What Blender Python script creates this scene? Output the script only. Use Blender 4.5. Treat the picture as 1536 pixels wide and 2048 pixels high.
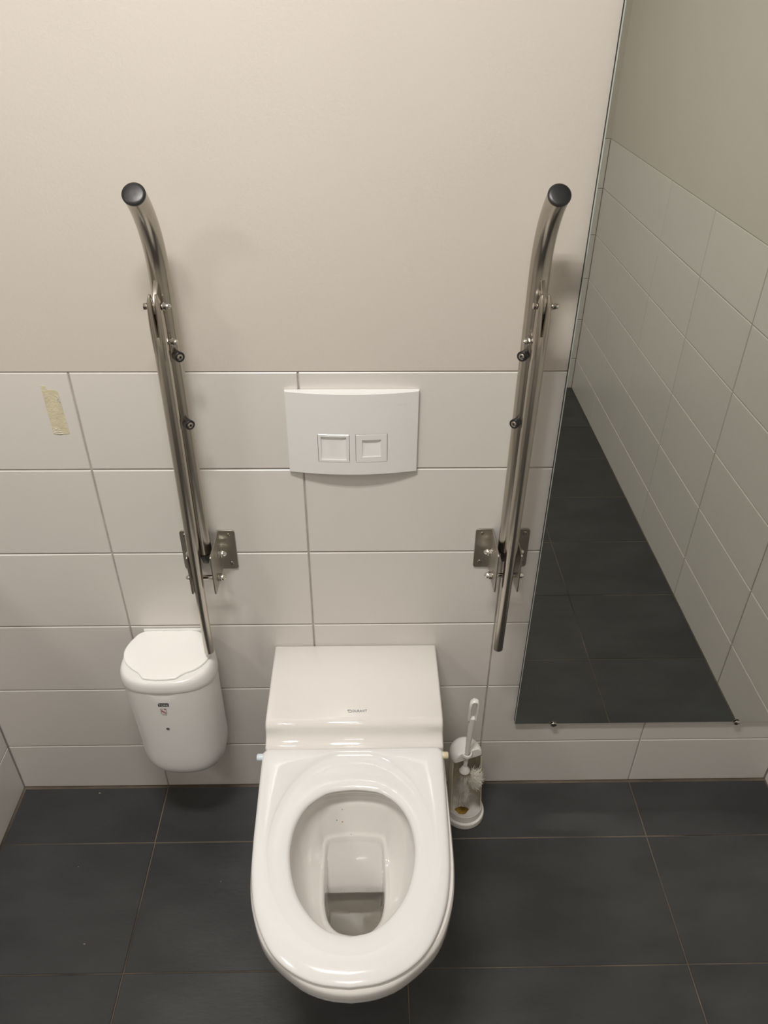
import bpy, bmesh, math, random
from mathutils import Vector, Matrix
for o in list(bpy.data.objects): bpy.data.objects.remove(o)
random.seed(4)
S = bpy.context.scene
COL = S.collection
PI = math.pi

# ------------------------------------------------------------------ camera
F_PX, PITCH, YAW, ROLL = 1553.6, .60773, .02326, .0078
cam_d = bpy.data.cameras.new('camera'); cam = bpy.data.objects.new('camera', cam_d); COL.objects.link(cam)
cp, sp, cy, sy, cr, sr = math.cos(PITCH), math.sin(PITCH), math.cos(YAW), math.sin(YAW), math.cos(ROLL), math.sin(ROLL)
fwd = Vector((sy*cp, cy*cp, -sp)); rgt = Vector((cy, -sy, 0)); up = rgt.cross(fwd)
Rr = rgt*cr + up*sr; Uu = up*cr - rgt*sr
M = Matrix((Rr, Uu, -fwd)).transposed().to_4x4(); M.translation = Vector((.54112, -1.25967, 1.73708))
cam.matrix_world = M
cam_d.sensor_fit = 'VERTICAL'; cam_d.sensor_height = 32.0; cam_d.lens = F_PX/2048*32.0
cam_d.clip_start = .02
S.camera = cam

# ------------------------------------------------------------------ world, lamps, exposure
w = bpy.data.worlds.new('world'); S.world = w; w.use_nodes = True
w.node_tree.nodes['Background'].inputs[0].default_value = (.9, .87, .80, 1)
w.node_tree.nodes['Background'].inputs[1].default_value = .05
S.view_settings.view_transform = 'Standard'; S.view_settings.look = 'None'
S.cycles.sample_clamp_indirect = 16; S.cycles.caustics_reflective = True; S.cycles.blur_glossy = 0
S.view_settings.gamma = 1; S.view_settings.use_curve_mapping = False
S.view_settings.exposure = .45
CEIL = 2.6
LAMPS = [((.27, -.84), 20.5, (1, .962, .912), .50, .035, .045, 0), ((-1.2, -1.40), 9.0, (1, .955, .90), .30, .10, .09, 18), ((.45, -1.98), 3.5, (1, .968, .905), .50, .035, .045, 0)]  # last entry is a dim fill light added to even out the wall
def lamp_strip(x, y, dx, watt, colr, sx, sy_, rz):
    d = bpy.data.lights.new('lamp_strip', 'AREA'); d.shape = 'RECTANGLE'; d.size = sx; d.size_y = sy_
    d.energy = watt; d.color = colr
    o = bpy.data.objects.new('lamp_strip', d); COL.objects.link(o)
    c, s = math.cos(rz), math.sin(rz)
    o.location = (x - s*dx, y + c*dx, CEIL - .022); o.rotation_euler = (0, 0, rz)
    return o
LIGHTS = []
for (lx, ly), wt, cc, ln, wd, off, rz in LAMPS:
    LIGHTS.append([lamp_strip(lx, ly, dx, wt/2, cc, ln, wd, math.radians(rz)) for dx in (-off, off)])

# ------------------------------------------------------------------ helpers
WPOS = {}
def wpos(o): return WPOS[o.name] if o is not None else Vector((0, 0, 0))
def empty(name, loc, label, cat, group=None):
    o = bpy.data.objects.new(name, None); COL.objects.link(o); o.location = loc
    o.empty_display_size = .02
    WPOS[o.name] = Vector(loc); o['label'] = label; o['category'] = cat
    if group: o['group'] = group
    return o
def tag(o, label=None, cat=None, group=None, kind=None):
    if label: o['label'] = label
    if cat: o['category'] = cat
    if group: o['group'] = group
    if kind: o['kind'] = kind
    return o
class MB:
    def __init__(s): s.v = []; s.f = []; s.m = []
    def add(s, vs, fs, mi=0):
        n = len(s.v); s.v += [tuple(p) for p in vs]; s.f += [tuple(i+n for i in f) for f in fs]; s.m += [mi]*len(fs)
        return s
    def box(s, x0, x1, y0, y1, z0, z1, mi=0):
        return s.add([(x0,y0,z0),(x1,y0,z0),(x1,y1,z0),(x0,y1,z0),(x0,y0,z1),(x1,y0,z1),(x1,y1,z1),(x0,y1,z1)],
                     [(0,3,2,1),(4,5,6,7),(0,1,5,4),(1,2,6,5),(2,3,7,6),(3,0,4,7)], mi)
    def loft(s, rings, cap0=True, cap1=True, mi=0, closed=True):
        n = len(rings[0]); vs = [p for r in rings for p in r]; fs = []
        for a in range(len(rings)-1):
            for i in range(n if closed else n-1):
                j = (i+1) % n
                fs.append((a*n+i, a*n+j, (a+1)*n+j, (a+1)*n+i))
        if cap0: fs.append(tuple(reversed(range(n))))
        if cap1: fs.append(tuple((len(rings)-1)*n+i for i in range(n)))
        return s.add(vs, fs, mi)
    def tube(s, path, rad, seg=24, cap=True, mi=0, flat=None, side=None):
        path = [Vector(p) for p in path]; rings = []
        nrm = Vector(side) if side else None
        for i, p in enumerate(path):
            t = (path[min(i+1, len(path)-1)] - path[max(i-1, 0)]).normalized()
            if nrm is None:
                nrm = t.orthogonal().normalized()
            nrm = (nrm - t*nrm.dot(t)).normalized(); b = t.cross(nrm)
            r = rad[i] if isinstance(rad, (list, tuple)) else rad
            k = flat[i] if flat else 1
            rings.append([p + nrm*r*math.cos(2*PI*j/seg) + b*r*k*math.sin(2*PI*j/seg) for j in range(seg)])
        return s.loft(rings, cap, cap, mi)
    def lathe(s, c, ax, prof, seg=32, mi=0, cap=True):
        c = Vector(c); ax = Vector(ax).normalized(); a = ax.orthogonal().normalized(); b = ax.cross(a)
        rings = [[c + ax*h + (a*math.cos(2*PI*j/seg) + b*math.sin(2*PI*j/seg))*r for j in range(seg)] for h, r in prof]
        return s.loft(rings, cap, cap, mi)
    def build(s, name, mat, parent=None, bevel=None, smooth=True, angle=40, label=None, recalc=True, subsurf=0, segs=2):
        lo = [min(p[i] for p in s.v) for i in range(3)]; hi = [max(p[i] for p in s.v) for i in range(3)]
        c = Vector([(lo[i]+hi[i])/2 for i in range(3)])
        me = bpy.data.meshes.new(name); me.from_pydata([tuple(Vector(p)-c) for p in s.v], [], s.f)
        if recalc or bevel:
            bm = bmesh.new(); bm.from_mesh(me); bmesh.ops.recalc_face_normals(bm, faces=bm.faces[:]); bm.to_mesh(me); bm.free()
        mats = mat if isinstance(mat, (list, tuple)) else [mat]
        for m_ in mats: me.materials.append(m_)
        for p, mi in zip(me.polygons, s.m): p.material_index = mi
        if smooth:
            me.shade_smooth()
            me.set_sharp_from_angle(angle=math.radians(angle))
        o = bpy.data.objects.new(name, me); COL.objects.link(o)
        if parent is not None: o.parent = parent
        o.location = c - wpos(parent); WPOS[o.name] = c
        if bevel:
            b = o.modifiers.new('bevel', 'BEVEL'); b.width = bevel; b.segments = segs; b.limit_method = 'ANGLE'; b.angle_limit = math.radians(30)
            b.harden_normals = False
        if subsurf:
            b = o.modifiers.new('subsurf', 'SUBSURF'); b.levels = b.render_levels = subsurf
        if label: o['label'] = label
        return o
def spline(pts, n=8, closed=False):
    out = []; N = len(pts); P = [Vector(p) for p in pts]
    rng = range(N) if closed else range(N-1)
    for i in rng:
        if closed: p0, p1, p2, p3 = P[i-1], P[i], P[(i+1) % N], P[(i+2) % N]
        else: p0, p1, p2, p3 = P[max(i-1, 0)], P[i], P[i+1], P[min(i+2, N-1)]
        for k in range(n):
            t = k/n
            out.append(.5*((2*p1) + (p2-p0)*t + (2*p0-5*p1+4*p2-p3)*t*t + (3*p1-3*p2+p3-p0)*t**3))
    if not closed: out.append(P[-1])
    return out

# ------------------------------------------------------------------ materials
def mat(name, col, rough=.5, metal=0, var=0, scale=8, bump=0, bscale=60, coat=0, var_col=None, spec=.5, obj_var=0, detail=4, stretch=None, sss=0):
    m = bpy.data.materials.new(name); m.use_nodes = True; nt = m.node_tree; N = nt.nodes; L = nt.links
    b = N['Principled BSDF']; b.inputs['Base Color'].default_value = (*col, 1); b.inputs['Roughness'].default_value = rough
    b.inputs['Metallic'].default_value = metal; b.inputs['Coat Weight'].default_value = coat
    b.inputs['Coat Roughness'].default_value = .04; b.inputs['Specular IOR Level'].default_value = spec
    tc = N.new('ShaderNodeNewGeometry'); src = tc.outputs['Position']
    if stretch:
        mp = N.new('ShaderNodeMapping'); mp.inputs['Scale'].default_value = stretch; L.new(src, mp.inputs['Vector']); src = mp.outputs['Vector']
    if var or var_col or obj_var:
        n = N.new('ShaderNodeTexNoise'); n.inputs['Scale'].default_value = scale; n.inputs['Detail'].default_value = detail
        L.new(src, n.inputs['Vector'])
        r = N.new('ShaderNodeValToRGB'); r.color_ramp.elements[0].position = .32; r.color_ramp.elements[1].position = .68
        c2 = var_col or tuple(max(0, c*(1-var)) for c in col)
        r.color_ramp.elements[0].color = (*c2, 1); r.color_ramp.elements[1].color = (*tuple(min(1, c*(1+var*.5)) for c in col), 1)
        L.new(n.outputs['Fac'], r.inputs['Fac']); out = r.outputs['Color']
        if obj_var:
            oi = N.new('ShaderNodeObjectInfo'); mr = N.new('ShaderNodeMapRange')
            mr.inputs['To Min'].default_value = 1-obj_var; mr.inputs['To Max'].default_value = 1+obj_var*.4
            L.new(oi.outputs['Random'], mr.inputs['Value'])
            mx = N.new('ShaderNodeMix'); mx.data_type = 'RGBA'; mx.blend_type = 'MULTIPLY'; mx.inputs['Factor'].default_value = 1
            L.new(out, mx.inputs['A']); L.new(mr.outputs['Result'], mx.inputs['B']); out = mx.outputs['Result']
        L.new(out, b.inputs['Base Color'])
    if bump:
        n2 = N.new('ShaderNodeTexNoise'); n2.inputs['Scale'].default_value = bscale; n2.inputs['Detail'].default_value = 5
        L.new(src, n2.inputs['Vector'])
        bp = N.new('ShaderNodeBump'); bp.inputs['Strength'].default_value = bump; bp.inputs['Distance'].default_value = .002
        L.new(n2.outputs['Fac'], bp.inputs['Height']); L.new(bp.outputs['Normal'], b.inputs['Normal'])
    return m
PAINT = mat('wall_paint', (.58, .54, .488), .75, var=.03, scale=1.5, bump=.10, bscale=180)
CEILP = mat('ceiling_paint', (.72, .70, .66), .8, bump=.1, bscale=120)
TILE = mat('white_wall_tile', (.66, .632, .60), .28, var=.02, scale=3, bump=.04, bscale=18, obj_var=.02)
GROUT = mat('grey_wall_grout', (.44, .40, .37), .9, bump=.4, bscale=400, var=.15, scale=30)
FTILE = mat('anthracite_floor_tile', (.040, .042, .044), .42, var=.28, scale=5, bump=.22, bscale=45, obj_var=.12, detail=8, stretch=(1, 2.2, 1))
FGROUT = mat('brown_floor_grout', (.14, .11, .08), .9, var=.8, scale=3.5, bump=.4, bscale=300)
CERAMIC = mat('white_glazed_ceramic', (.765, .74, .715), .07, var=.012, scale=6, coat=.6)
SEATM = mat('white_seat_plastic', (.765, .76, .76), .13, var=.01, scale=6, coat=.3)
BINP = mat('white_bin_plastic', (.78, .77, .755), .25, var=.012, scale=9)
LIDP = mat('bright_white_lid_plastic', (.87, .86, .84), .18, var=.01, scale=9)
PLATEP = mat('flush_plate_plastic', (.74, .74, .73), .10, var=.01, scale=9, coat=.3)
STEEL = mat('brushed_steel', (.50, .465, .41), .24, 1, var=.12, scale=22, bump=.05, bscale=90, stretch=(1, 1, .06))
STEELP = mat('bracket_steel', (.42, .39, .34), .42, 1, var=.12, scale=30, bump=.06, bscale=120, stretch=(1, 1, .1))
CHROME = mat('polished_bolt_steel', (.72, .69, .64), .12, 1, var=.05, scale=60)
BLACKP = mat('black_plastic', (.012, .012, .013), .38, var=.2, scale=40, bump=.05, bscale=200)
DARK = mat('dark_gap', (.02, .019, .017), .8, var=.1, scale=30)
MIRR = mat('silvered_glass', (.72, .745, .695), .0, 1, var=.004, scale=1)
GEDGE = mat('glass_edge', (.40, .45, .41), .12, 0, var=.1, scale=30)
INKB = mat('blue_grey_print', (.05, .085, .13), .4, var=.1, scale=90)
INKD = mat('dark_print', (.045, .05, .05), .5, var=.1, scale=90)
INKR = mat('red_print', (.45, .03, .05), .5, var=.1, scale=90)
INKW = mat('pale_print', (.62, .62, .60), .5, var=.05, scale=90)
BRUSHP = mat('white_brush_plastic', (.80, .78, .75), .28, var=.03, scale=20)
BRUSHD = mat('beige_hood_plastic', (.74, .66, .53), .4, var=.22, scale=25)  # mottled beige, used for the whole hood shell
BRIST = mat('pale_bristles', (.78, .74, .67), .55, var=.15, scale=60)
STAIN = mat('rusty_residue', (.42, .25, .055), .3, var=.5, scale=70, bump=.2, bscale=200)
CREAM = mat('cream_rubber', (.66, .60, .42), .5, var=.08, scale=50)
PALEB = mat('pale_blue_plastic', (.62, .70, .76), .35, var=.05, scale=50)
TAPE = mat('yellowed_tape', (.60, .57, .40), .35, var=.14, scale=70, bump=.5, bscale=260, var_col=(.57, .51, .36))
PEEL = mat('lifted_tape_edge', (.66, .63, .56), .3, var=.2, scale=120, bump=.6, bscale=300)
CRUMB = mat('pale_crumb', (.36, .33, .24), .7, var=.3, scale=200)
DIFF = mat('lamp_diffuser', (.9, .88, .82), .4, var=.01)
def watermat():
    m = bpy.data.materials.new('clear_water'); m.use_nodes = True; b = m.node_tree.nodes['Principled BSDF']
    b.inputs['Transmission Weight'].default_value = 1; b.inputs['IOR'].default_value = 1.33; b.inputs['Roughness'].default_value = .0
    b.inputs['Base Color'].default_value = (.90, .895, .86, 1)
    return m
WATER = watermat()

# ------------------------------------------------------------------ room
XL, XR, YB, H = -.353, 1.577, -2.36, 1.161
XFAR = -1.85
G = .0017           # half joint
def tile_mesh(w_, h_, d=.008, ch=.0014):
    """tile in local x (width) / z (height), face towards -y, back at +d"""
    a, b = w_/2, h_/2; v = []
    for (i, y) in ((ch, 0), (0, ch), (0, d)):
        v += [(-a+i, y, -b+i), (a-i, y, -b+i), (a-i, y, b-i), (-a+i, y, b-i)]
    f = [(0, 1, 2, 3)]
    for k in (0, 4):
        for i in range(4):
            j = (i+1) % 4; f.append((k+i, k+4+i, k+4+j, k+j))
    f.append((11, 10, 9, 8))
    me = bpy.data.meshes.new('tile'); me.from_pydata(v, [], f)
    return me
MC = {}
def put_tile(w_, h_, loc, rot, m, parent, d=.008, ch=.0014, jit=.0):
    key = (round(w_, 4), round(h_, 4), m.name)
    if key not in MC:
        MC[key] = tile_mesh(w_, h_, d, ch); MC[key].materials.append(m)
    o = bpy.data.objects.new('tile', MC[key]); COL.objects.link(o); o.parent = parent
    l = Vector(loc) + Vector((random.uniform(-jit, jit), random.uniform(-jit, jit), random.uniform(-jit, jit)))
    o.location = l - wpos(parent); o.rotation_euler = rot
    return o
def cuts(lo, hi, first, step):
    k = math.ceil((lo-first)/step - 1e-6); e = [lo]
    while first+k*step < hi-1e-4:
        if first+k*step > lo+.004: e.append(first+k*step)
        k += 1
    return e+[hi]
ZR = cuts(0, H, H-1.0, .2)
def tiled_wall(name, parent, x_edges, to_world, rot, zr=ZR):
    for a, b in zip(x_edges[:-1], x_edges[1:]):
        for c, d in zip(zr[:-1], zr[1:]):
            w_ = b-a-2*G; h_ = d-c-2*G
            if w_ < .01 or h_ < .01: continue
            put_tile(w_, h_, to_world((a+b)/2, (c+d)/2), rot, TILE, parent)
def struct(mb, name, mats, **k):
    o = mb.build(name, mats, None, smooth=False, **k); o['kind'] = 'structure'; return o
# back wall: grout plane 1.6 mm behind the tile faces, paint 1.2 mm behind
mb = MB(); mb.box(XFAR, XR+.1, .0028, .10, -.02, H+.0012, 1); mb.box(XFAR, XR+.1, .0003, .10, H+.0012, CEIL, 0)
wall_back = struct(mb, 'wall_back', [PAINT, GROUT])
tiled_wall('t', wall_back, cuts(XL, XR, .0172, .4), lambda u, v: (u, 0, v), (0, 0, 0))
tiled_wall('t', wall_back, cuts(XFAR, XL-.12, .0172, .4), lambda u, v: (u, 0, v), (0, 0, 0))
mb = MB(); mb.box(XR+.0028, XR+.1, YB-.1, .0, -.02, H+.0012, 1); mb.box(XR+.0003, XR+.1, YB-.1, .0, H+.0012, CEIL, 0)
wall_right = struct(mb, 'wall_right', [PAINT, GROUT])
tiled_wall('t', wall_right, cuts(YB, 0, -.357, .4), lambda u, v: (XR, u, v), (0, 0, -PI/2))
mb = MB(); mb.box(XFAR, XR+.1, YB-.1, YB-.0028, -.02, H+.0012, 1); mb.box(XFAR, XR+.1, YB-.1, YB-.0003, H+.0012, CEIL, 0)
wall_front = struct(mb, 'wall_front', [PAINT, GROUT])
tiled_wall('t', wall_front, cuts(XFAR, XR, .0172, .4), lambda u, v: (u, YB, v), (0, 0, PI))
mb = MB(); mb.box(XFAR-.1, XFAR-.0016, YB-.1, .1, -.02, H-.0016, 1); mb.box(XFAR-.1, XFAR-.0012, YB-.1, .1, H-.0016, CEIL, 0)
wall_far = struct(mb, 'wall_far_left', [PAINT, GROUT])
# low boxed partition on the left
PZ = .90
mb = MB(); mb.box(XL-.12, XL-.0016, -1.25, .0, -.005, PZ-.008, 1); mb.box(XL-.122, XL+.001, -1.252, .0, PZ-.008, PZ, 0)
wall_left = struct(mb, 'wall_left', [PAINT, GROUT])
zp = [z for z in ZR if z < PZ-.03]+[PZ-.008]
tiled_wall('t', wall_left, cuts(-1.25, 0, -.40, .4), lambda u, v: (XL, u, v), (0, 0, PI/2), zp)
mb = MB(); mb.box(XFAR-.1, XR+.1, YB-.1, .1, CEIL, CEIL+.05)
struct(mb, 'ceiling', [CEILP])
mb = MB(); mb.box(XFAR, XR+.05, YB-.05, .05, -.06, -.0012)
floor = struct(mb, 'floor', [FGROUT])
xe = cuts(XL, XR, .0172, .6); ye = cuts(YB, 0, -.161, .3)
def floor_tiles(xe):
    for a, b in zip(xe[:-1], xe[1:]):
        for c, d in zip(ye[:-1], ye[1:]):
            if b-a < .02 or d-c < .02: continue
            g2 = .0010
            put_tile(b-a-2*g2-(.004 if a == XL else 0), d-c-2*g2-(.005 if d == 0 else 0),
                     ((a+b)/2+(.002 if a == XL else 0), (c+d)/2-(.0025 if d == 0 else 0), 0), (-PI/2, 0, 0), FTILE, floor, jit=.0003)
floor_tiles(xe); floor_tiles(cuts(XFAR, XL-.12, -.5828, .6))

# ------------------------------------------------------------------ ceiling lamps, the last an added fill light
for ((lx, ly), wt, cc, ln, wd, off, rz), lamps, lab in zip(LAMPS, LIGHTS, ('white twin-strip ceiling light above the toilet', 'white ceiling light beyond the low partition', 'white twin-strip fill light added at the front of the room')):
    t = empty('ceiling_light', (lx, ly, CEIL), lab, 'lamp', 'ceiling lights')
    c_, s_ = math.cos(math.radians(rz)), math.sin(math.radians(rz)); hx_, hy_ = ln/2+.03, off+wd/2+.03
    def fr(k, z): return [(lx+c_*u-s_*v, ly+s_*u+c_*v, z) for u, v in ((-hx_*1-k, -hy_-k), (hx_+k, -hy_-k), (hx_+k, hy_+k), (-hx_-k, hy_+k))]
    MB().loft([fr(0, CEIL), fr(0, CEIL-.030), fr(-.014, CEIL-.030), fr(-.016, CEIL-.006)], False, True).build('lamp_housing', BRUSHP, t, smooth=False)
    for l in lamps:
        l.parent = t; l.location = l.location - Vector((lx, ly, CEIL)); l['label'] = 'glowing lamp strip'

# ------------------------------------------------------------------ mirror
MX0, MX1, MZ0, MZ1 = .891, 1.566, .240, 2.06
mir = empty('wall_mirror', (1.2, -.007, MZ0), 'tall frameless mirror fixed on the tiled wall right of the toilet', 'mirror')
mb = MB(); y0, y1, c = -.0125, -.008, .0008
mb.add([(MX0+c, y0, MZ0+c), (MX1-c, y0, MZ0+c), (MX1-c, y0, MZ1-c), (MX0+c, y0, MZ1-c)], [(0, 1, 2, 3)], 0)
A = [(MX0+c, y0, MZ0+c), (MX1-c, y0, MZ0+c), (MX1-c, y0, MZ1-c), (MX0+c, y0, MZ1-c)]
B = [(MX0, y0+c, MZ0), (MX1, y0+c, MZ0), (MX1, y0+c, MZ1), (MX0, y0+c, MZ1)]
C = [(p[0], y1, p[2]) for p in B]
mb.loft([A, B, C], False, True, 1)
mb.build('mirror_glass', [MIRR, GEDGE], mir, smooth=False, recalc=False)
MB().box(MX0+.0004, MX1-.004, -.008, -.0002, MZ0+.002, MZ1-.004).build('mirror_backing', DARK, mir, smooth=False)
for cx in (.986, 1.435):
    mb = MB(); mb.lathe((cx, -.0165, MZ0-.001), (0, 1, 0), [(0, .0062), (.0012, .0078), (.0022, .0078)], 20)
    mb.box(cx-.008, cx+.008, -.0165, -.001, MZ0-.004, MZ0-.0006)
    mb.build('mirror_clip', CHROME, mir, bevel=.0004)

# ------------------------------------------------------------------ toilet
TX = .509
toilet = empty('wall_hung_toilet', (TX, -.002, .12), 'white wall-hung toilet with raised rear shelf and open seat', 'toilet')
def half_outline(pts, n=10):
    """pts: (halfwidth, y) from the back centre to the front centre -> closed loop (x, y) around TX"""
    r = spline([(a, b, 0) for a, b in pts], n)
    right = [(p.x, p.y) for p in r]
    return right
def polar(right, cyy, N=128, cx=TX, xs=1.0):
    """radial resampling of a half outline around (cx, cyy)"""
    ang = [(math.atan2(x, -(y-cyy)), math.hypot(x, y-cyy)) for x, y in right]   # 0 at front, pi at back
    ang.sort()
    out = []
    for i in range(N):
        a = 2*PI*i/N; aa = a if a <= PI else 2*PI-a
        for k in range(len(ang)-1):
            if ang[k][0] <= aa <= ang[k+1][0]:
                t = (aa-ang[k][0])/max(1e-9, ang[k+1][0]-ang[k][0]); r = ang[k][1]+(ang[k+1][1]-ang[k][1])*t; break
        else: r = ang[0][1] if aa < ang[0][0] else ang[-1][1]
        out.append((cx+math.sin(a)*r, cyy-math.cos(a)*r))
    return out
CY = -.455
N = 160
def body_outline(sc_x=1, front=-.702, back=-.003, cyy=-.35):
    fr = front
    pts = [(0, back), (.06*sc_x, back), (.12*sc_x, back), (.17*sc_x, back), (.1795*sc_x, back-.003), (.18*sc_x, back-.02), (.18*sc_x, -.12), (.18*sc_x, -.25)]
    L = (-.42-fr)/.282
    pts += [(.1805*sc_x, -.36), (.1805*sc_x, -.42), (.1785*sc_x, -.42-.085*L), (.168*sc_x, -.42-.148*L), (.140*sc_x, -.42-.21*L), (.085*sc_x, -.42-.258*L), (.04*sc_x, -.42-.277*L), (0, fr)]
    return polar(half_outline(pts), cyy, N)
def lift(o, z): return [(p[0], p[1], z) for p in o]
rings = []
for z, s, fr in [(.118, .50, -.36), (.120, .56, -.40), (.135, .64, -.45), (.17, .74, -.505), (.22, .84, -.565), (.28, .92, -.62), (.33, .965, -.655), (.375, .99, -.682), (.400, .998, -.696), (.412, 1, -.700), (.436, 1, -.702), (.443, .997, -.700), (.447, .985, -.693)]:
    rings.append(lift(body_outline(s, fr), z))
# opening hidden under the seat
hole_pts = [(0, -.341), (.03, -.344), (.056, -.352), (.086, -.378), (.104, -.415), (.1105, -.46), (.1055, -.507), (.091, -.551), (.066, -.587), (.035, -.611), (0, -.619)]
def grow(pts, g, gy=None):
    gy = g if gy is None else gy
    return [(x*(1+g/.11), CY+(y-CY)*(1+gy/.14)) for x, y in pts]
def hole(g, gy=None, n=N): return polar(half_outline(grow(hole_pts, g, gy)), CY, n)
mb = MB(); mb.loft(rings, True, False)
def reang(o):   # resample body outline with the CY centre so rings correspond
    return o
top_o = [(p[0], p[1]) for p in rings[-1]]
# outer top ring re-expressed around CY
def radial_of(poly, cyy, cx=TX, n=N):
    out = []
    for i in range(n):
        a = 2*PI*i/n; d = (math.sin(a), -math.cos(a)); best = None
        for k in range(len(poly)):
            p, q_ = poly[k], poly[(k+1) % len(poly)]
            ex, ey = q_[0]-p[0], q_[1]-p[1]; den = d[0]*ey-d[1]*ex
            if abs(den) < 1e-12: continue
            px, py = p[0]-cx, p[1]-cyy
            t = (px*ey-py*ex)/den; u = (px*d[1]-py*d[0])/den
            if t > 0 and -1e-6 <= u <= 1+1e-6 and (best is None or t > best): best = t
        out.append((cx+d[0]*best, cyy+d[1]*best))
    return out
ro = radial_of(top_o, CY)
SL = [(0, -.364), (.030, -.365), (.051, -.367), (.0575, -.375), (.0590, -.40), (.0595, -.42), (.0595, -.45), (.0575, -.475), (.050, -.498), (.036, -.513), (.018, -.520), (0, -.5225)]
SCY = -.45
def slot(g, n=N):
    pts = [(max(0, x*(1-g/.0595)), SCY+(y-SCY)*(1-g/.07)) for x, y in SL]
    return polar(half_outline(pts), SCY, n)
def zfloor(y):     # sloping rear of the sump
    t = max(0, min(1, (-y-.323)/.092))
    z = .400-.160*t
    if y < -.415:
        t2 = min(1, (-y-.415)/.014); z = .240-.075*(t2*t2*(3-2*t2))
    return z
op = hole(.016, .016)
def mix(a, b, t): return [(p[0]*(1-t)+q_[0]*t, p[1]*(1-t)+q_[1]*t) for p, q_ in zip(a, b)]
sl0 = slot(-.004); 
def zslot(p):      # height of the slot rim
    y = p[1]
    back = max(0, min(1, (y+.52)/.12)); b2_ = max(0, min(1, (y+.400)/.036))
    return max(.268+.042*back+.022*b2_, zfloor(y)+.0002)
inner = [lift(ro, .447), lift(hole(.020, .018), .447), lift(hole(.015, .013), .443), lift(hole(.0135, .0115), .432), lift(hole(.016, .014), .424), lift(hole(.024, .022), .416), lift(hole(.022, .022), .400)]
o1 = hole(.018, .018)
for t, zz in [(.10, .372), (.22, .350), (.36, .333), (.52, .318), (.68, .3075), (.82, .301), (.93, .2955), (1.0, 0)]:
    m_ = mix(o1, sl0, t)
    ring = []
    for p, q_ in zip(m_, sl0):
        zs = zslot(q_); bk = max(0, min(1, (q_[1]+.43)/.06)); bk = bk*bk*(3-2*bk)
        zc = zs+(zz-.2985)*(.40-zs)/(.40-.2985) if t < 1 else zs
        zl = zs+(.40-zs)*(1-t)**1.05
        ring.append((p[0], p[1], zc*(1-bk)+zl*bk))
    inner.append(ring)
def zs_in(p, q_, dz):  # slot wall: goes down to floor height
    return max(zfloor(p[1]), zslot(q_)-dz)
for g, dz in [(-.0015, .002), (.001, .006), (.0025, .016), (.004, .035), (.005, .060), (.006, .10)]:
    s_ = slot(g); inner.append([(p[0], p[1], min(zslot(q_), zs_in(p, q_, dz))) for p, q_ in zip(s_, sl0)])
s_ = slot(.006)
for k in range(1, 16):
    f = 1-k/16
    inner.append([(TX+(p[0]-TX)*f, SCY+(p[1]-SCY)*f, zfloor(SCY+(p[1]-SCY)*f)) for p in s_])
mb.loft(inner, False, True)
# rear shelf: side profile swept across the width
prof = [(-.002, .30), (-.002, .497), (-.005, .500), (-.10, .5005), (-.205, .5000), (-.216, .4985), (-.2225, .494), (-.2255, .487), (-.2270, .480), (-.230, .4725), (-.236, .4665), (-.243, .4625), (-.250, .4595), (-.2515, .455), (-.2515, .430), (-.20, .30)]
hw = .1795
for (xa, xb) in [(TX-hw, TX+hw)]:
    k = []
    for x, ins in ((xa, .005), (xa+.0015, .0018), (xa+.005, 0), (xb-.005, 0), (xb-.0015, .0018), (xb, .005)):
        cyc, czc = -.11, .40
        k.append([(x, y+(ins if y < -.1 else 0)*(1 if y < -.19 else 0), z-(ins if z > .45 else 0)) for y, z in prof])
    mb.loft(k, True, True)
BODY = mb; mb.build('ceramic_body', CERAMIC, toilet, angle=50)
# water
sw = slot(-.0005, 64)
mb = MB(); wz = .226
sw = [(p[0], min(p[1], -.4185)) for p in slot(.0035, 96)]
mb.loft([[(p[0], p[1], wz-.03) for p in sw], [(p[0], p[1], wz) for p in sw]], True, True)
mb.build('water', WATER, toilet, label='still clear water in the bowl', smooth=False)
# tiny specks in the bowl rear
# seat
SX = TX-.003
seat_out = [(0, -.2525), (.08, -.2525), (.14, -.2525), (.172, -.2525), (.1785, -.256), (.1795, -.27), (.1785, -.33), (.177, -.40), (.1755, -.46), (.171, -.52), (.158, -.58), (.131, -.635), (.096, -.669), (.05, -.690), (0, -.6965)]
def seat_ring(pts, ins, n=N, sc=None):
    r = polar(half_outline(pts), CY, n, SX)
    out = []
    for x, y in r:
        d = math.hypot(x-SX, y-CY); f = (d-ins)/d; out.append((SX+(x-SX)*f, CY+(y-CY)*f))
    return out
so = seat_ring(seat_out, 0); ho = [(p[0]-.001, p[1]) for p in hole(0)]
groove = []
for i in range(N):
    a = 2*PI*i/N; aa = a if a <= PI else 2*PI-a          # 0 front .. pi back
    ax_, ay_ = .150, (.196 if aa > PI/2 else .200)
    d = 1/math.sqrt((math.sin(a)/ax_)**2+(math.cos(a)/ay_)**2)
    groove.append((SX+math.sin(a)*d, CY-math.cos(a)*d))
def seatz(p):   # top height: plateau
    return .4655
def wb(i):      # how marked the scoop is: full at back, fades to the front
    a = 2*PI*i/N; return (.5-.5*math.cos(a))**2
R = []
R.append([(p[0], p[1], .448) for p in seat_ring(seat_out, .010)])
R.append([(p[0], p[1], .448) for p in seat_ring(seat_out, .003)])
R.append([(p[0], p[1], .4505) for p in seat_ring(seat_out, .0004)])
def wfr(i): return max(0, math.cos(2*PI*i/N))**1.5      # crown of the front
def zr(poly, z, d): return [(p[0], p[1], z-d*wfr(i)) for i, p in enumerate(poly)]
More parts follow.
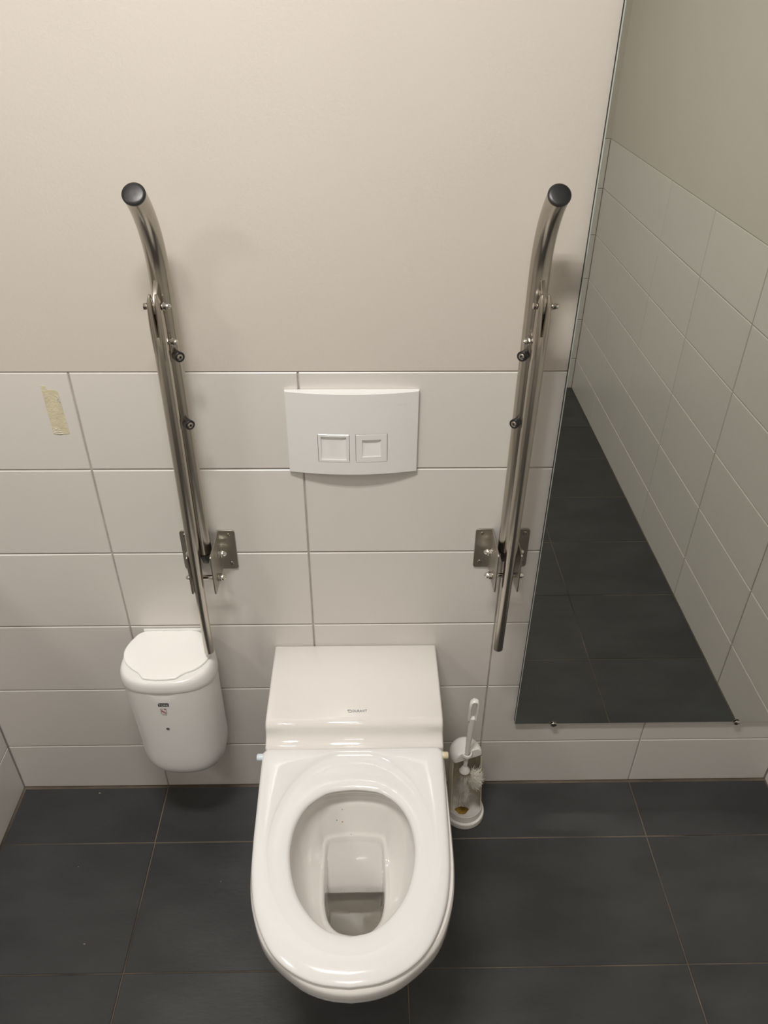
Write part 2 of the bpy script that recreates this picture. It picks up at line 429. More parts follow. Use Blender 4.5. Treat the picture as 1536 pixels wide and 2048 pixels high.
def keep_out(poly, e):     # never cross the scoop line
    lim = seat_ring(seat_out, .0085); out = []
    for p, g_, l_ in zip(poly, groove, lim):
        d = math.hypot(p[0]-SX, p[1]-CY); dg = math.hypot(g_[0]-SX, g_[1]-CY); dl = math.hypot(l_[0]-SX, l_[1]-CY)
        dn = max(d, min(dg, dl-.003)+e); out.append((SX+(p[0]-SX)*dn/d, CY+(p[1]-CY)*dn/d))
    return out
R.append(zr(so, .4560, .0020))
R.append(zr(seat_ring(seat_out, .0012), .4600, .0036))
R.append(zr(seat_ring(seat_out, .0040), .4632, .0050))
R.append(zr(seat_ring(seat_out, .0085), .4650, .0046))
R.append(zr(keep_out(seat_ring(seat_out, .0140), .0020), .4654, .0027))
R.append(zr(keep_out(seat_ring(seat_out, .0200), .0015), .4655, .0010))
inn = seat_ring(seat_out, .0085)
for f, drop in [(1.0, .0004)]:
    ring = []
    for i, (p, q_) in enumerate(zip(inn, groove)):
        dp, dq = math.hypot(p[0]-SX, p[1]-CY), math.hypot(q_[0]-SX, q_[1]-CY)
        dq = min(dq, dp-.003); d = dp+(dq-dp)*f; d = max(d, dq)
        ring.append((SX+(p[0]-SX)*d/dp, CY+(p[1]-CY)*d/dp, .4654-drop*wb(i)))
    R.append(ring)
gr = R[-1]
for f, drop, dfront in [(.04, .0034, .0001), (.10, .0060, .0005), (.35, .0074, .001), (.55, .0078, .0018), (.75, .0080, .0032), (.86, .0086, .0046), (.94, .0102, .0070), (.985, .0125, .0105), (1.0, .0155, .0145)]:
    ring = []
    for i, (p, q_) in enumerate(zip(gr, ho)):
        wgt = wb(i)
        ring.append((p[0]+(q_[0]-p[0])*f, p[1]+(q_[1]-p[1])*f, .4654-drop*wgt-dfront*(1-wgt)))
    R.append(ring)
R.append([(p[0]+(p[0]-SX)*.03, p[1]+(p[1]-CY)*.03, .448) for p in ho])
mb = MB(); n = N
vs = [p for r in R for p in r]; fs = []
for a in range(len(R)):
    for i in range(n):
        j = (i+1) % n; b2 = (a+1) % len(R)
        fs.append((a*n+i, a*n+j, b2*n+j, b2*n+i))
mb.add(vs, fs)
seat = mb.build('toilet_seat', SEATM, toilet, angle=60)
for sx_, m_, lb in ((-1, PALEB, 'pale blue hinge cap'), (1, CREAM, 'cream hinge cap')):
    x0 = SX+.1775*sx_
    MB().lathe((x0, -.268, .4555), (sx_, 0, 0), [(0, .0070), (.003, .0072), (.0105, .0072), (.0125, .006)], 24).build('hinge_cap', m_, seat, label=lb)
# printed maker's lettering on the shelf
def text_mesh(s_, size, align='CENTER'):
    cu = bpy.data.curves.new('lettering', 'FONT'); cu.body = s_; cu.size = size; cu.align_x = align; cu.align_y = 'CENTER'; cu.extrude = 0; cu.resolution_u = 3
    to = bpy.data.objects.new('tmp', cu); COL.objects.link(to)
    bpy.context.view_layer.update()
    dg = bpy.context.evaluated_depsgraph_get(); me = bpy.data.meshes.new_from_object(to.evaluated_get(dg))
    vs = [tuple(v.co) for v in me.vertices]; fs = [tuple(p.vertices) for p in me.polygons]
    bpy.data.objects.remove(to); bpy.data.curves.remove(cu); bpy.data.meshes.remove(me)
    return vs, fs
def thicken(vs, fs, fn, h):
    """map flat letters (u,v) -> surface fn(u,v,height) with a thin body"""
    n = len(vs); V = [fn(x, y, 0) for x, y, z in vs] + [fn(x, y, h) for x, y, z in vs]
    Fc = [tuple(reversed(f)) for f in fs] + [tuple(i+n for i in f) for f in fs]
    from collections import Counter
    ed = Counter()
    for f in fs:
        for a, b in zip(f, f[1:]+f[:1]): ed[(a, b)] += 1
    for (a, b) in list(ed):
        if (b, a) not in ed: Fc.append((a, b, b+n, a+n))
    return V, Fc
mb = MB(); vs, fs = text_mesh('DURAVIT', .0088)
sf = lambda u, v, h: (.5195+u*.82, -.1915+v, .50015+h)
mb.add(*thicken(vs, fs, sf, .00025))
curl = [(-.0238+math.cos(t)*.0032*1.2, math.sin(t)*.0032-.0002) for t in [PI*.75-PI*1.35*i/12 for i in range(13)]]
mb.tube([sf(u, v, .0001) for u, v in curl], .0005, 6)
mb.tube([sf(u, v, .0001) for u, v in [(-.0300, .003), (-.0275, -.001), (-.0255, -.0033)]], .0005, 6)
mb.tube([sf(u, v, .0001) for u, v in [(-.0300, .003), (-.0245, .0030)]], .0005, 6)
mb.build('maker_lettering', INKB, toilet, smooth=False, label='small blue-grey printed DURAVIT lettering')
# specks of dirt in the bowl, dropped onto the glaze
from mathutils.bvhtree import BVHTree
tw = [Vector(v)  for v in BODY.v]; bvh = BVHTree.FromPolygons(tw, [f for f in BODY.f])
for x, y, r_, m_ in [(.485, -.337, .0009, INKD), (.474, -.3475, .0010, INKD), (.485, -.3485, .0015, STAIN), (.502, -.3615, .0008, INKD)]:
    h_ = bvh.ray_cast(Vector((x, y, .44)), Vector((0, 0, -1)))
    if h_[0]: MB().lathe(h_[0], h_[1] if h_[1].z > 0 else -h_[1], [(0, r_), (.0003, r_*.8), (.0004, r_*.2)], 8).build('dirt_speck', m_, toilet)

# ------------------------------------------------------------------ flush plate
PX0, PX1, PZ0, PZ1 = .3915, .6315, .960, 1.1275
pc = (PX0+PX1)/2
fp = empty('flush_plate', (pc, -.001, PZ0), 'white dual-button flush plate on the wall above the toilet', 'flush plate')
def pyf(x):
    u = (x-pc)/((PX1-PX0)/2); return -(.0075+.0135*(1-u*u))
b1 = (.4475, .5060); b2 = (.5170, .5755); bz = (.9870, 1.0465)
xs = [PX0, PX0+.0012]
def fill(a, b, n): return [a+(b-a)*i/n for i in range(n+1)]
xs = sorted(set(round(x, 6) for x in fill(PX0+.0012, b1[0], 6)+fill(b1[0], b1[1], 6)+fill(b1[1], b2[0], 2)+fill(b2[0], b2[1], 6)+fill(b2[1], PX1-.0012, 6)))
zs = [PZ0+.0012, bz[0], bz[1], PZ1-.0012]
mb = MB(); idx = {}; V = []; Fc = []
def vid(p):
    k = tuple(round(c, 6) for c in p)
    if k not in idx: idx[k] = len(V); V.append(p)
    return idx[k]
for i in range(len(xs)-1):
    for j in range(3):
        xm = (xs[i]+xs[i+1])/2
        if j == 1 and (b1[0] < xm < b1[1] or b2[0] < xm < b2[1]): 
            for zz in (bz[0], bz[1]):
                Fc.append([vid((xs[i], pyf(xs[i]), zz)), vid((xs[i+1], pyf(xs[i+1]), zz)), vid((xs[i+1], pyf(xs[i+1])+.005, zz)), vid((xs[i], pyf(xs[i])+.005, zz))])
            continue
        Fc.append([vid((xs[i], pyf(xs[i]), zs[j])), vid((xs[i+1], pyf(xs[i+1]), zs[j])), vid((xs[i+1], pyf(xs[i+1]), zs[j+1])), vid((xs[i], pyf(xs[i]), zs[j+1]))])
for x in (b1[0], b1[1], b2[0], b2[1]):
    Fc.append([vid((x, pyf(x), bz[0])), vid((x, pyf(x), bz[1])), vid((x, pyf(x)+.005, bz[1])), vid((x, pyf(x)+.005, bz[0]))])
# rim: chamfer and sides
loop = [(x, zs[0]) for x in xs] + [(xs[-1], z) for z in zs[1:]] + [(x, zs[3]) for x in reversed(xs[:-1])] + [(xs[0], z) for z in reversed(zs[1:3])]
def outw(x, z, e):
    return (x+(e if x == xs[-1] else -e if x == xs[0] else 0), z+(e if z == zs[3] else -e if z == zs[0] else 0))
l0 = [vid((x, pyf(x), z)) for x, z in loop]
l1 = []; l2 = []
for x, z in loop:
    a, b = outw(x, z, .0012); l1.append(vid((a, pyf(x)+.0014, b))); l2.append(vid((a, -.0005, b)))
m = len(loop)
for A_, B_ in ((l0, l1), (l1, l2)):
    for i in range(m):
        j = (i+1) % m; Fc.append([A_[i], A_[j], B_[j], B_[i]])
mb.add(V, Fc)
plate = mb.build('plate_body', PLATEP, fp, angle=35, recalc=True)
MB().box(b1[0]-.001, b2[1]+.001, -.0118, -.0105, bz[0]-.001, bz[1]+.001).build('plate_backing', DARK, fp, smooth=False)
def button(b, marg):
    x0, x1 = b[0]+.0006, b[1]-.0006; z0, z1 = bz[0]+.0006, bz[1]-.0006
    xm, zm = (x0+x1)/2, (z0+z1)/2; hx, hz = (x1-x0)/2, (z1-z0)/2
    off = -.0001
    def ring(ins, dy, zoff=0, n=6):
        a, c = hx-ins, hz-ins; pts = []
        for k in range(4):
            P = [(-a, -c), (a, -c), (a, c), (-a, c)]
            p, q_ = P[k], P[(k+1) % 4]
            for i in range(n):
                t = i/n; x = xm+p[0]+(q_[0]-p[0])*t; z = zm+p[1]+(q_[1]-p[1])*t
                v = (z-(zm-c))/(2*c)          # 0 bottom .. 1 top
                pts.append((x, pyf(x)+off+dy+zoff*v, z))
        return pts
    rg = [ring(0, .0045), ring(0, .0006), ring(.0006, 0), ring(marg-.0010, 0), ring(marg, .0008, .0022)]
    inner_s = hx-marg
    rg += [ring(marg+.0012, .0012, .0026), ring(marg+inner_s*.35, .0013, .0030)]
    return MB().loft(rg, True, True)
button(b1, .0060).build('flush_button', PLATEP, fp, angle=30, label='large flush button with wide square recess')
button(b2, .0122).build('flush_button', PLATEP, fp, angle=30, label='small flush button with small square recess')
vs, fs = text_mesh('GEBERIT', .0065)
mb = MB(); mb.add(*thicken(vs, fs, lambda u, v, h: (.603+u, pyf(.603+u)-.00002-h, 1.1045+v), .00022))
mb.build('raised_lettering', PLATEP, fp, smooth=False)

# ------------------------------------------------------------------ waste bin
bin_ = empty('wall_bin', (.113, -.002, .245), 'small white oval lidded bin mounted on the wall left of the toilet', 'bin')
def osec(z, rx=.0985, ry=.0785, cx=.113, cyy=-.078, n=96, ex=2.5):
    o = []
    for i in range(n):
        a = 2*PI*i/n - PI/2
        c, s_ = math.cos(a), math.sin(a)
        x = cx+rx*math.copysign(abs(c)**(2/ex), c); y = cyy+ry*math.copysign(abs(s_)**(2/ex), s_)
        o.append((x, min(y, -.0015), z))
    return o
def zseam(y): return .473+.285*(-y)
rings = []
for t, s_ in [(0, .55), (.0015, .70), (.005, .80), (.012, .885), (.022, .945), (.035, .98), (.05, .995), (.07, 1)]:
    z = .236+t; rings.append(osec(z, (.092+.006*t/.3)*s_, .0775*s_+(0), .119-.006*t/.3, -.078))
for k in range(1, 16):
    f = k/15; r0 = osec(0, .0922+.0055*f, .0775, .118-.005*f, -.078)
    ring = []
    for x, y, _ in r0:
        z = .315+(zseam(y)-.0012-.315)*f
        dent = .0045*math.exp(-((x-.115)/.020)**4)*max(0, (z-(zseam(y)-.016))/.016) if y < -.1 else 0
        ring.append((x, y+dent, z))
    rings.append(ring)
r0 = rings[-1]; rings.append([(.113+(x-.113)*.985, -.078+(y+.078)*.985, z) for x, y, z in r0])
rings.append([(.113+(x-.113)*.97, -.078+(y+.078)*.97, z-.01) for x, y, z in r0])
MB().loft(rings, True, True).build('bin_body', BINP, bin_, angle=50)
rings = []
for s_, f, top in [(.975, -.06, 0), (1.0, .0, 0), (1.008, .05, 0), (1.008, .3, 0), (1.002, .55, 0), (.985, .78, 0), (.955, .92, 0), (.92, .985, 0), (.86, 1, 0), (.5, 1, 0)]:
    ring = []
    for x, y, _ in osec(0, .0985, .0785):
        z0 = zseam(y); z = z0+(.5455-z0)*f
        ring.append((.113+(x-.113)*s_, min(-.0015, -.078+(y+.078)*s_), z))
    rings.append(ring)
MB().loft(rings, True, True).build('bin_collar', BINP, bin_, angle=60)
lid = [(.050, -.006), (.110, -.005), (.163, -.006), (.188, -.026), (.2035, -.062), (.198, -.094), (.180, -.117), (.160, -.1275), (.149, -.137), (.141, -.1435), (.110, -.147), (.079, -.143), (.071, -.136), (.062, -.1255), (.045, -.113), (.027, -.092), (.020, -.062), (.030, -.028)]
lp = [(p.x, p.y) for p in spline([(a, b, 0) for a, b in lid], 6, True)]
def shr(poly, k): return [(.112+(x-.112)*k, -.075+(y+.075)*k) for x, y in poly]
MB().loft([[(x, y, .5450) for x, y in shr(lp, .93)], [(x, y, .5466) for x, y in shr(lp, .94)], [(x, y, .5468) for x, y in lp], [(x, y, .5496) for x, y in lp], [(x, y, .5506) for x, y in shr(lp, .988)], [(x, y, .5510) for x, y in shr(lp, .96)], [(x, y, .5513) for x, y in shr(lp, .8)], [(x, y, .5515) for x, y in shr(lp, .4)]], True, True).build('bin_lid', LIDP, bin_, angle=70, label='bright white hinged lid with front lip')
MB().box(.047, .183, -.006, -.0012, .535, .5560).build('wall_holder', BINP, bin_, bevel=.002)
for hx in (.078, .142):
    MB().tube([(hx-.012, -.0075, .5505), (hx+.012, -.0075, .5505)], .0022, 12).build('lid_hinge', LIDP, bin_)
def bsurf(u, v, h):   # u to the right, v up, on the bin's front
    x = u; r = abs((x-.116)/.0965); y = -.078-.0775*(max(0, 1-r**2.5))**(1/2.5)
    return (x, y-.00012-h, v)
def patch(mb, x0, x1, z0, z1, h=.0001, n=6):
    vs = []; fs = []
    for k in range(n+1):
        x = x0+(x1-x0)*k/n; vs += [bsurf(x, z0, h), bsurf(x, z1, h)]
    for k in range(n): fs.append((2*k, 2*k+2, 2*k+3, 2*k+1))
    mb.add(vs, fs)
mb = MB(); patch(mb, .1000, .1225, .4780, .4865); patch(mb, .1025, .1225, .4865, .4885)
mb.build('logo_badge', INKD, bin_, smooth=False, recalc=False, label='dark badge with pale TORK lettering')
mb = MB(); vs, fs = text_mesh('TORK', .0085); mb.add(*thicken(vs, fs, lambda u, v, h: bsurf(.1112+u*.9, .4822+v, .00015+h), .0001))
mb.build('badge_lettering', INKW, bin_, smooth=False)
mb = MB()
def bline(mb, pts, w=.0004):
    mb.tube([bsurf(u, v, .0001) for u, v in pts], w, 6)
bline(mb, [(.1035, .4715), (.1150, .4715), (.1150, .4560), (.1035, .4560), (.1035, .4715)], .0004)
mb.build('symbol_frame', INKD, bin_)
mb = MB(); bline(mb, [(.1060, .4690), (.1052, .4620), (.1068, .4660), (.1084, .4600), (.1092, .4645), (.1108, .4585), (.1118, .4635), (.1128, .4580)], .0007)
patch(mb, .1110, .1150, .4700, .4722); bline(mb, [(.1130, .4705), (.1125, .4690)], .0007)
mb.build('red_symbol', INKR, bin_)
mb = MB()
for x0, x1 in ((.1050, .1062), (.1068, .1080), (.1086, .1092), (.1100, .1118), (.1124, .1140)): patch(mb, x0, x1, .4520, .4534, n=2)
for x0, x1 in ((.1065, .1080), (.1088, .1094), (.1102, .1130)): patch(mb, x0, x1, .4030, .4040, n=2)
mb.build('small_print', INKD, bin_, smooth=False)['kind'] = 'stuff'
mb = MB(); ell = [bsurf(.1098+.0038*math.cos(2*PI*i/20), .4085+.0036*math.sin(2*PI*i/20), .0001) for i in range(20)]
mb.add(ell, [tuple(range(20))]); mb.build('oval_mark', mat('grey_print', (.10, .11, .10), .5, var=.3, scale=300), bin_, smooth=False)

# ------------------------------------------------------------------ grab bars
def acorn(mb, c, d, r=.0070, hexh=.0065, domeh=.0095):
    c = Vector(c); d = Vector(d).normalized()
    mb.lathe(c, d, [(0, r*1.28), (.001, r*1.28)], 20)                                  # washer
    mb.lathe(c+d*.001, d, [(0, r*1.12), (hexh*.85, r*1.12), (hexh, r*.98)], 6)
    mb.lathe(c+d*(.001+hexh*.9), d, [(0, r*.93)]+[(domeh*math.sin(t), r*.93*math.cos(t)) for t in [PI/2*i/6 for i in range(1, 7)]][:-1]+[(domeh, r*.12)], 20)
def screw(c, d, r, parent, m_=None):
    c = Vector(c); d = Vector(d).normalized(); mb = MB()
    mb.lathe(c, d, [(-.001, r), (.0006, r), (.0014, r*.8), (.0014, r*.42), (-.0004, r*.36), (-.0004, 0.0001)], 20)
    a = mb.build('screw', m_ or CHROME, parent); return a
def grab_bar(X, s, yaw_top, label):
    """X = tube axis, s=+1 when the toilet lies towards +x"""
    g = empty('grab_bar', (X, -.002, .72), label, 'grab bar', 'fold-up grab bars beside the toilet')
    P = lambda u, y, z: (X+s*u, y, z)
    ty = -.045
    # wall brackets: inner one bends inwards, outer one bends outwards
    zt, zb = .820, .724
    for sd, pw, u0 in ((1, .035, .021), (-1, .033, -.021)):
        mb = MB(); t = .003
        a = [(u0, .001), (u0+sd*pw, .001)]
        def pl(u_, y_, z_): return P(u_, y_, z_)
        # wall flange (rounded outer corners)
        cr_ = .006; out = u0+sd*pw
        poly = [(u0, zb+.004), (u0, zt)]
        for k in range(5):
            t_ = PI/2*k/4; poly.append((out-sd*cr_+sd*cr_*math.sin(t_), zt-cr_+cr_*math.cos(t_)))
        for k in range(5):
            t_ = PI/2*k/4; poly.append((out-sd*cr_+sd*cr_*math.cos(t_), zb-.001+cr_-cr_*math.sin(t_)))
        poly.append((u0, zb-.001))
        mb.loft([[P(u_, -.0008, z_) for u_, z_ in poly], [P(u_, -.0038, z_) for u_, z_ in poly]])
        # projecting flange
        fl = [(-.001, zt), (-.030, zt), (-.088, zt-.001), (-.091, zt-.004), (-.091, .731), (-.087, .7255), (-.052, .723), (-.012, .7225), (-.001, .716)]
        fl = [(-.001, zt), (-.088, zt-.0005), (-.0905, zt-.003), (-.0905, .730), (-.088, .7265), (-.052, .7235), (-.001, .7225)]
        mb.loft([[P(u0, y_, z_) for y_, z_ in fl], [P(u0+sd*t, y_, z_) for y_, z_ in fl]])
        br = mb.build('wall_bracket', STEELP, g, bevel=.0006)
        for zz in (.8095, .738):
            screw(P(u0+sd*.022, -.0040, zz), (0, -1, 0), .0042, br, STEEL)
    # pivot bolt and stop bolt
    for yb, zb_, ext in ((-.028, .781, .0245), (-.055, .7425, .0245)):
        mb = MB(); mb.tube([P(-.026, yb, zb_), P(.026, yb, zb_)], .0050, 16)
        bo = mb.build('pivot_bolt' if yb > -.04 else 'stop_bolt', CHROME, g)
        for sd in (1, -1):
            m2 = MB(); acorn(m2, P(sd*ext, yb, zb_), (s*sd, 0, 0)); m2.build('cap_nut', CHROME, bo, angle=35)
    # main tube
    R_, A_ = .17, math.radians(52); zs_ = 1.345
    path = [P(0, ty, .803), P(0, ty, .9), P(0, ty, 1.0), P(0, ty, 1.1), P(0, ty, 1.2), P(0, ty, 1.3), P(0, ty, zs_-.02)]
    for k in range(15):
        t_ = A_*k/14; path.append(P(yaw_top*t_*.01, ty-R_*(1-math.cos(t_)), zs_+R_*math.sin(t_)))
    mb = MB(); mb.tube(path, .0165, 40, True, side=(1, 0, 0)); tb = mb.build('main_tube', STEEL, g, angle=50)
    e = Vector(path[-1]); d = (Vector(path[-1])-Vector(path[-2])).normalized()
    mb = MB(); mb.lathe(e, d, [(-.002, .0160), (.0008, .0169), (.0030, .0169), (.0046, .0155), (.0054, .012), (.0056, .004)], 36)
    mb.build('end_cap', BLACKP, tb)
    mb = MB(); mb.lathe(P(0, ty, .803), (0, 0, -1), [(-.001, .0158), (.004, .0158), (.005, .013)], 28); mb.build('end_plug', BLACKP, tb)
    # hinge tongue
    mb = MB(); ton = [(-.012, .83), (-.060, .83), (-.060, .800), (-.040, .765), (-.022, .765), (-.014, .785)]
    mb.loft([[P(-.005, y_, z_) for y_, z_ in ton], [P(.005, y_, z_) for y_, z_ in ton]]); mb.build('hinge_tongue', BLACKP, g, bevel=.001)
    # weld lug on the tube front
    mb = MB(); lug = [(ty-.012, 1.345), (ty-.020, 1.340), (ty-.040, 1.322), (ty-.046, 1.312), (ty-.044, 1.298), (ty-.034, 1.292), (ty-.012, 1.286)]
    mb.loft([[P(-.0035-.003, y_, z_) for y_, z_ in lug], [P(.0035-.003, y_, z_) for y_, z_ in lug]]); mb.build('welded_lug', STEEL, g, bevel=.001)
    # support leg, forked at its top
    lx = -.005; ly = -.0845
    mb = MB()
    for fs_ in (-1, 1):
        pts = [P(lx+fs_*.0040, ly, 1.215), P(lx+fs_*.0052, ly, 1.245), P(lx+fs_*.0060, ly, 1.270), P(lx+fs_*.0063, ly, 1.290), P(lx+fs_*.0062, ly, 1.305), P(lx+fs_*.0058, ly, 1.318), P(lx+fs_*.0050, ly, 1.328)]
        mb.tube(pts, [.0070, .0072, .0066, .0060, .0054, .0044, .002], 16, True, flat=[1.5, 1.6, 1.7, 1.8, 1.8, 1.9, 1.6], side=(.36, 0, 0))
    zz = [1.262, 1.258, 1.245, 1.22, 1.1, 1.0, .9, .82, .79, .75, .60, .568]
    rr = [.0090, .0106, .0118, .0121, .0120, .0118, .0116, .0114, .0104, .0100, .0098, .0098]
    mb.tube([(P(lx, ly-.0005*(z_ < .8), z_)[0]-.0055*(1.22-z_)/.65*(z_ < 1.22), ly-.0005*(z_ < .8), z_) for z_ in zz], rr, 28, True, side=(1, 0, 0))
    lg = mb.build('support_leg', STEEL, g, angle=45)
    mb = MB(); mb.lathe((P(lx, ly, 0)[0]-.0055, ly, .568), (0, 0, -1), [(-.002, .0092), (.0012, .0092), (.0016, .008)], 24); mb.build('leg_plug', BLACKP, lg)
    # pivot bolt of the leg
    bx = X+s*lx
    mb = MB(); mb.tube([(bx-.015, ly+.002, 1.309), (bx+.016, ly+.002, 1.309)], .0032, 12)
    mb.lathe((bx-.0128, ly+.002, 1.309), (-1, 0, 0), [(0, .0056), (.004, .0056), (.0045, .005)], 6)
    bo = mb.build('leg_bolt', CHROME, g)
    m2 = MB(); acorn(m2, (bx+.0130, ly+.002, 1.309), (1, 0, 0), .0048, .005, .007); m2.build('cap_nut', CHROME, bo, angle=35)
    # latch bolt lower down
    mb = MB(); mb.tube([P(.004, -.070, 1.247), P(.016, -.074, 1.247)], .0032, 12)
    acorn(mb, P(.0100, -.073, 1.247), (s, -.25, 0), .0046, .005, .006); mb.build('latch_nut', CHROME, g, angle=35)
    # rubber bumpers
    for zc in (1.2165, 1.091):
        d = Vector((s*.62, -.78, .05)).normalized(); c = Vector(P(0, ty, zc))+d*.014
        mb = MB(); mb.lathe(c, d, [(0, .0078), (.012, .0086), (.0150, .0086), (.0160, .0078), (.0160, .0055), (.0150, .0054), (.0150, .0005)], 28)
        bu = mb.build('rubber_bumper', BLACKP, g); screw(c+d*.0152, d, .0052, bu, STEEL)
    return g
grab_bar(.2155, 1, 0, 'stainless fold-up grab bar left of the toilet, hanging above the bin')
grab_bar(.8115, -1, 0, 'stainless fold-up grab bar right of the toilet, beside the mirror')

# ------------------------------------------------------------------ toilet brush and holder
hx, hy = .774, -.088
hold = empty('brush_holder', (hx, hy, 0), 'white open-fronted toilet brush holder on the floor beside the toilet', 'brush holder')
MB().lathe((hx, hy, .0005), (0, 0, 1), [(0, .0495), (.004, .0512), (.016, .0500), (.0185, .0475), (.0190, .0455)], 48).build('foot', BRUSHP, hold, angle=35)
mb = MB()
seg = 48; prof = [(.019, .0455), (.040, .0440), (.0412, .0430), (.040, .0418), (.0215, .0425)]
mb.lathe((hx, hy, 0), (0, 0, 1), prof+[(.0205, .030), (.020, .001)], seg)
mb.build('cup', [BRUSHP], hold, angle=35)
# hood: back shell from cup to top, open at the front
def hood(z, r, a0, a1, n, th=.0):
    return [(hx-.010*(z/.26)+(r-th)*math.cos(a), hy+(r-th)*math.sin(a), z) for a in [a0+(a1-a0)*k/n for k in range(n+1)]]
mb = MB(); vs = []; fs = []; n_ = 30
zs_ = [.030, .06, .10, .14, .18, .21, .225, .235]
for wall_, sg in ((0, 1), (1, -1)):
    for k, z in enumerate(zs_):
        t = (z-.03)/.22; r = .0445-.0075*t
        a0 = math.radians(-18-5*(1-t)); a1 = PI+math.radians(32+5*(1-t))
        vs += hood(z, r, a0, a1, n_, .0020*wall_)
L_ = len(zs_)*(n_+1)
for wall_ in (0, 1):
    for k in range(len(zs_)-1):
        for i in range(n_):
            a = wall_*L_+k*(n_+1)+i; fs.append((a, a+1, a+n_+2, a+n_+1))
for k in range(len(zs_)-1):
    for i in (0, n_):
        a = k*(n_+1)+i; b = a+n_+1; fs.append((a, b, b+L_, a+L_))
mb.add(vs, fs)
mb.build('hood', BRUSHD, hold, angle=50, recalc=True)
mb = MB()
# top cap: a dome truncated by a sloping chord at the front, with a ring for the handle
tx = hx-.0100; rings = []
for z, r in [(.238, .0382), (.246, .0380), (.251, .0362), (.2575, .0325), (.2605, .026), (.2615, .014)]:
    o = []
    for i in range(40):
        a = 2*PI*i/40; y = hy+r*math.sin(a); lx_ = tx+r*math.cos(a); lim = hy-.0165+(lx_-tx)*.36-(.262-z)*.10
        o.append((lx_, max(y, lim), z-.008))
    rings.append(o)
mb.loft(rings, True, True); mb.build('top_cap', BRUSHP, hold, angle=60)
mb = MB(); cc_ = Vector((tx+.001, hy-.016, .2475))
mb.lathe(cc_, (0, -.1, 1), [(-.004, .0115), (.004, .0115), (.0052, .0105), (.0052, .0085), (-.004, .0080)], 28, cap=False)
mb.build('handle_ring', BRUSHP, hold, angle=40)
mb = MB(); r_ = [(hx+.0 + .016*math.cos(a)*(1+.2*math.sin(3*a))-.006, hy-.010+.011*math.sin(a), .0212) for a in [2*PI*i/24 for i in range(24)]]
mb.loft([[(p[0], p[1], .0195) for p in r_], r_], True, True)
mb.build('residue', STAIN, hold, label='rusty yellow residue in the cup')
br = empty('toilet_brush', (tx, hy-.016, .03), 'white toilet brush standing in its holder, loop-ended handle and splayed bristles', 'brush')
hd = Vector((.030, .0, 1)).normalized(); b0 = Vector((tx+.001, hy-.016, .253))
mb = MB()
def hp(t, u=0, v=0): return b0+hd*t+Vector((u, v, 0))
mb.tube([hp(-.056), hp(-.02), hp(.0), hp(.03), hp(.08), hp(.120)], [.0050, .0052, .0056, .0062, .0074, .0082], 20, True, flat=[1, 1, 1, .9, .8, .72], side=(1, 0, 0))
# loop end (rectangular ring)
lo_ = [(-.0078, .116), (-.0078, .155), (-.0058, .172), (-.0012, .176), (.0050, .174), (.0082, .166), (.0082, .116)]
mb.tube([hp(t, u) for u, t in lo_], .0036, 10, True, flat=[1.9]*7, side=(1, 0, 0))
mb.build('handle', BRUSHP, br, angle=50)
nk = hp(-.062)
mb = MB(); mb.lathe(nk, (0, 0, -1), [(-.014, .005), (-.008, .0075), (0, .0125), (.004, .0130), (.007, .0105), (.008, .004)], 24); mb.build('brush_neck', BRUSHP, br)
MB().tube([nk, nk+Vector((-.001, 0, -.06)), nk+Vector((-.002, 0, -.125))], .0016, 8).build('twisted_wire', CHROME, br)
mb = MB()
def bristle(p, q_, w_=.00032, k=0):
    p = Vector(p); q_ = Vector(q_); d = (q_-p).normalized(); a = d.orthogonal().normalized(); b = d.cross(a)
    m_ = (p+q_)/2+Vector((random.uniform(-1, 1), random.uniform(-1, 1), random.uniform(-1.5, .2)))*.002
    rings = [[c + (a*math.cos(t)+b*math.sin(t))*w_*s_ for t in (0, 2*PI/3, 4*PI/3)] for c, s_ in ((p, 1), (m_, 1), (q_, .7))]
    mb.loft(rings, False, True)
top = nk+Vector((0, 0, -.006))
for i in range(520):                                     # matted bundle hanging down
    a = random.uniform(0, 2*PI); L = random.uniform(.05, .115); sp_ = random.uniform(.3, 1)*(.024)
    z1 = L; p = top+Vector((math.cos(a)*.006, math.sin(a)*.006, -random.uniform(0, .006)))
    q_ = top+Vector((math.cos(a)*sp_*(.4+.6*L/.115)-.003, math.sin(a)*sp_*.8, -z1)); q_.z = max(q_.z, .045)
    bristle(p, q_)
for i in range(1300):                                     # splayed tuft to the right
    a = random.gauss(0, .9); b = random.gauss(-.15, .5); L = random.uniform(.010, .024)
    c = top+Vector((.020+random.gauss(0, .004), -.004+random.gauss(0, .005), -.022+random.gauss(0, .007)))
    d = Vector((math.cos(a), math.sin(a)-.3, b)).normalized()
    bristle(c, c+d*L, .00034)
for i in range(120):
    c = top+Vector((0, 0, -.004)); d = Vector((random.uniform(.1, 1), random.uniform(-.7, .3), -random.uniform(.5, 1.2)))
    bristle(c, c+d.normalized()*random.uniform(.015, .03))
for i in range(200):
    c = top+Vector((random.gauss(0, .004), random.gauss(0, .004), -random.uniform(.06, .115))); a = random.uniform(0, 2*PI)
    bristle(c, c+Vector((math.cos(a), math.sin(a), random.uniform(-.4, .4))).normalized()*random.uniform(.008, .018))
mb2 = mb; mb = MB()
for i in range(16):
    a = -PI*.08-PI*.84*i/15; d = Vector((math.cos(a), -abs(math.sin(a))*.5, -.55+.35*random.random())).normalized()
    bristle(top+d*.006, top+d*random.uniform(.018, .030), .0006)
mb.build('stained_bristles', mat('brown_bristles', (.33, .24, .12), .6, var=.4, scale=90), br, smooth=False, recalc=False)['kind'] = 'stuff'
mb = mb2
mb.build('bristles', BRIST, br, smooth=False, recalc=False)['kind'] = 'stuff'

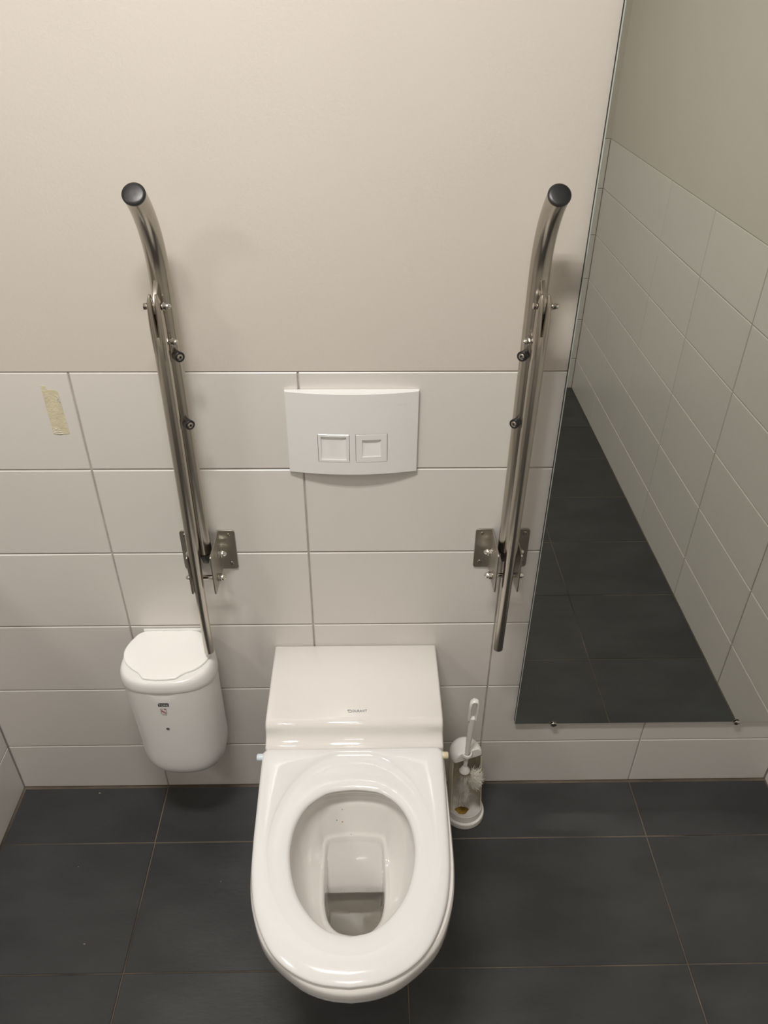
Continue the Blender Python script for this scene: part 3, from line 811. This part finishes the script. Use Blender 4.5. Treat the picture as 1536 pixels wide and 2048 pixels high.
# ------------------------------------------------------------------ old tape on the tile
tp = [(-.0355, 1.1370), (-.0290, 1.1352), (-.0270, 1.1290), (-.0220, 1.1270), (-.0170, 1.1275), (-.0115, 1.1268), (-.0085, 1.1235), (-.0078, 1.100), (-.0072, 1.075), (-.0066, 1.052), (-.0060, 1.0400), (-.0120, 1.0378), (-.0200, 1.0385), (-.0270, 1.0378), (-.0350, 1.0390), (-.0352, 1.060), (-.0356, 1.09), (-.0358, 1.115)]
t = empty('tape_strip', (-.02, -.001, 1.037), 'torn strip of old yellowed tape stuck on the upper left wall tile', 'tape')
MB().loft([[(x, -.0001, z) for x, z in tp], [(x, -.0007, z) for x, z in tp]], True, True).build('tape_film', TAPE, t, smooth=False)
mb = MB()
for k in range(4):
    z = 1.0405+k*.0035; x0 = -.0345+k*.001; x1 = -.012-k*.004
    mb.tube([(x0, -.0008, z+.001), ((x0+x1)/2, -.0014, z-.0008), (x1, -.0008, z)], [.0003, .0009, .0003], 6)
mb.tube([(-.014, -.0009, 1.118), (-.0095, -.0022, 1.113), (-.0085, -.001, 1.104), (-.013, -.0012, 1.108), (-.0095, -.0018, 1.112)], .0008, 6)
mb.build('peeled_edge', PEEL, t)['kind'] = 'stuff'

# ------------------------------------------------------------------ crumbs on the floor
for i, (x, y, r, lab) in enumerate([(-.154, -.021, .0028, 'tiny yellowish crumb on the dark floor left of the bin, near the wall'), (-.082, -.399, .0022, 'tiny pale splinter on the dark floor left of the toilet'),
                    (-.149, -.221, .0015, 'tiny pale flake on the dark floor between the left wall and the bin'), (.192, -.262, .0014, 'tiny pale flake on the dark floor between bin and toilet')]):
    mb = MB(); rings = []
    for z, s_ in ((0, .7), (.3, 1), (.7, .8), (1, .3)):
        rings.append([(x+math.cos(2*PI*k/7)*r*s_*(1+.35*math.sin(5*k+i)), y+math.sin(2*PI*k/7)*r*s_*.6*(1+.3*math.cos(3*k+i)), .0002+z*r*.5) for k in range(7)])
    mb.loft(rings, True, True); tag(mb.build('floor_crumb', CRUMB, None), lab, 'crumb')
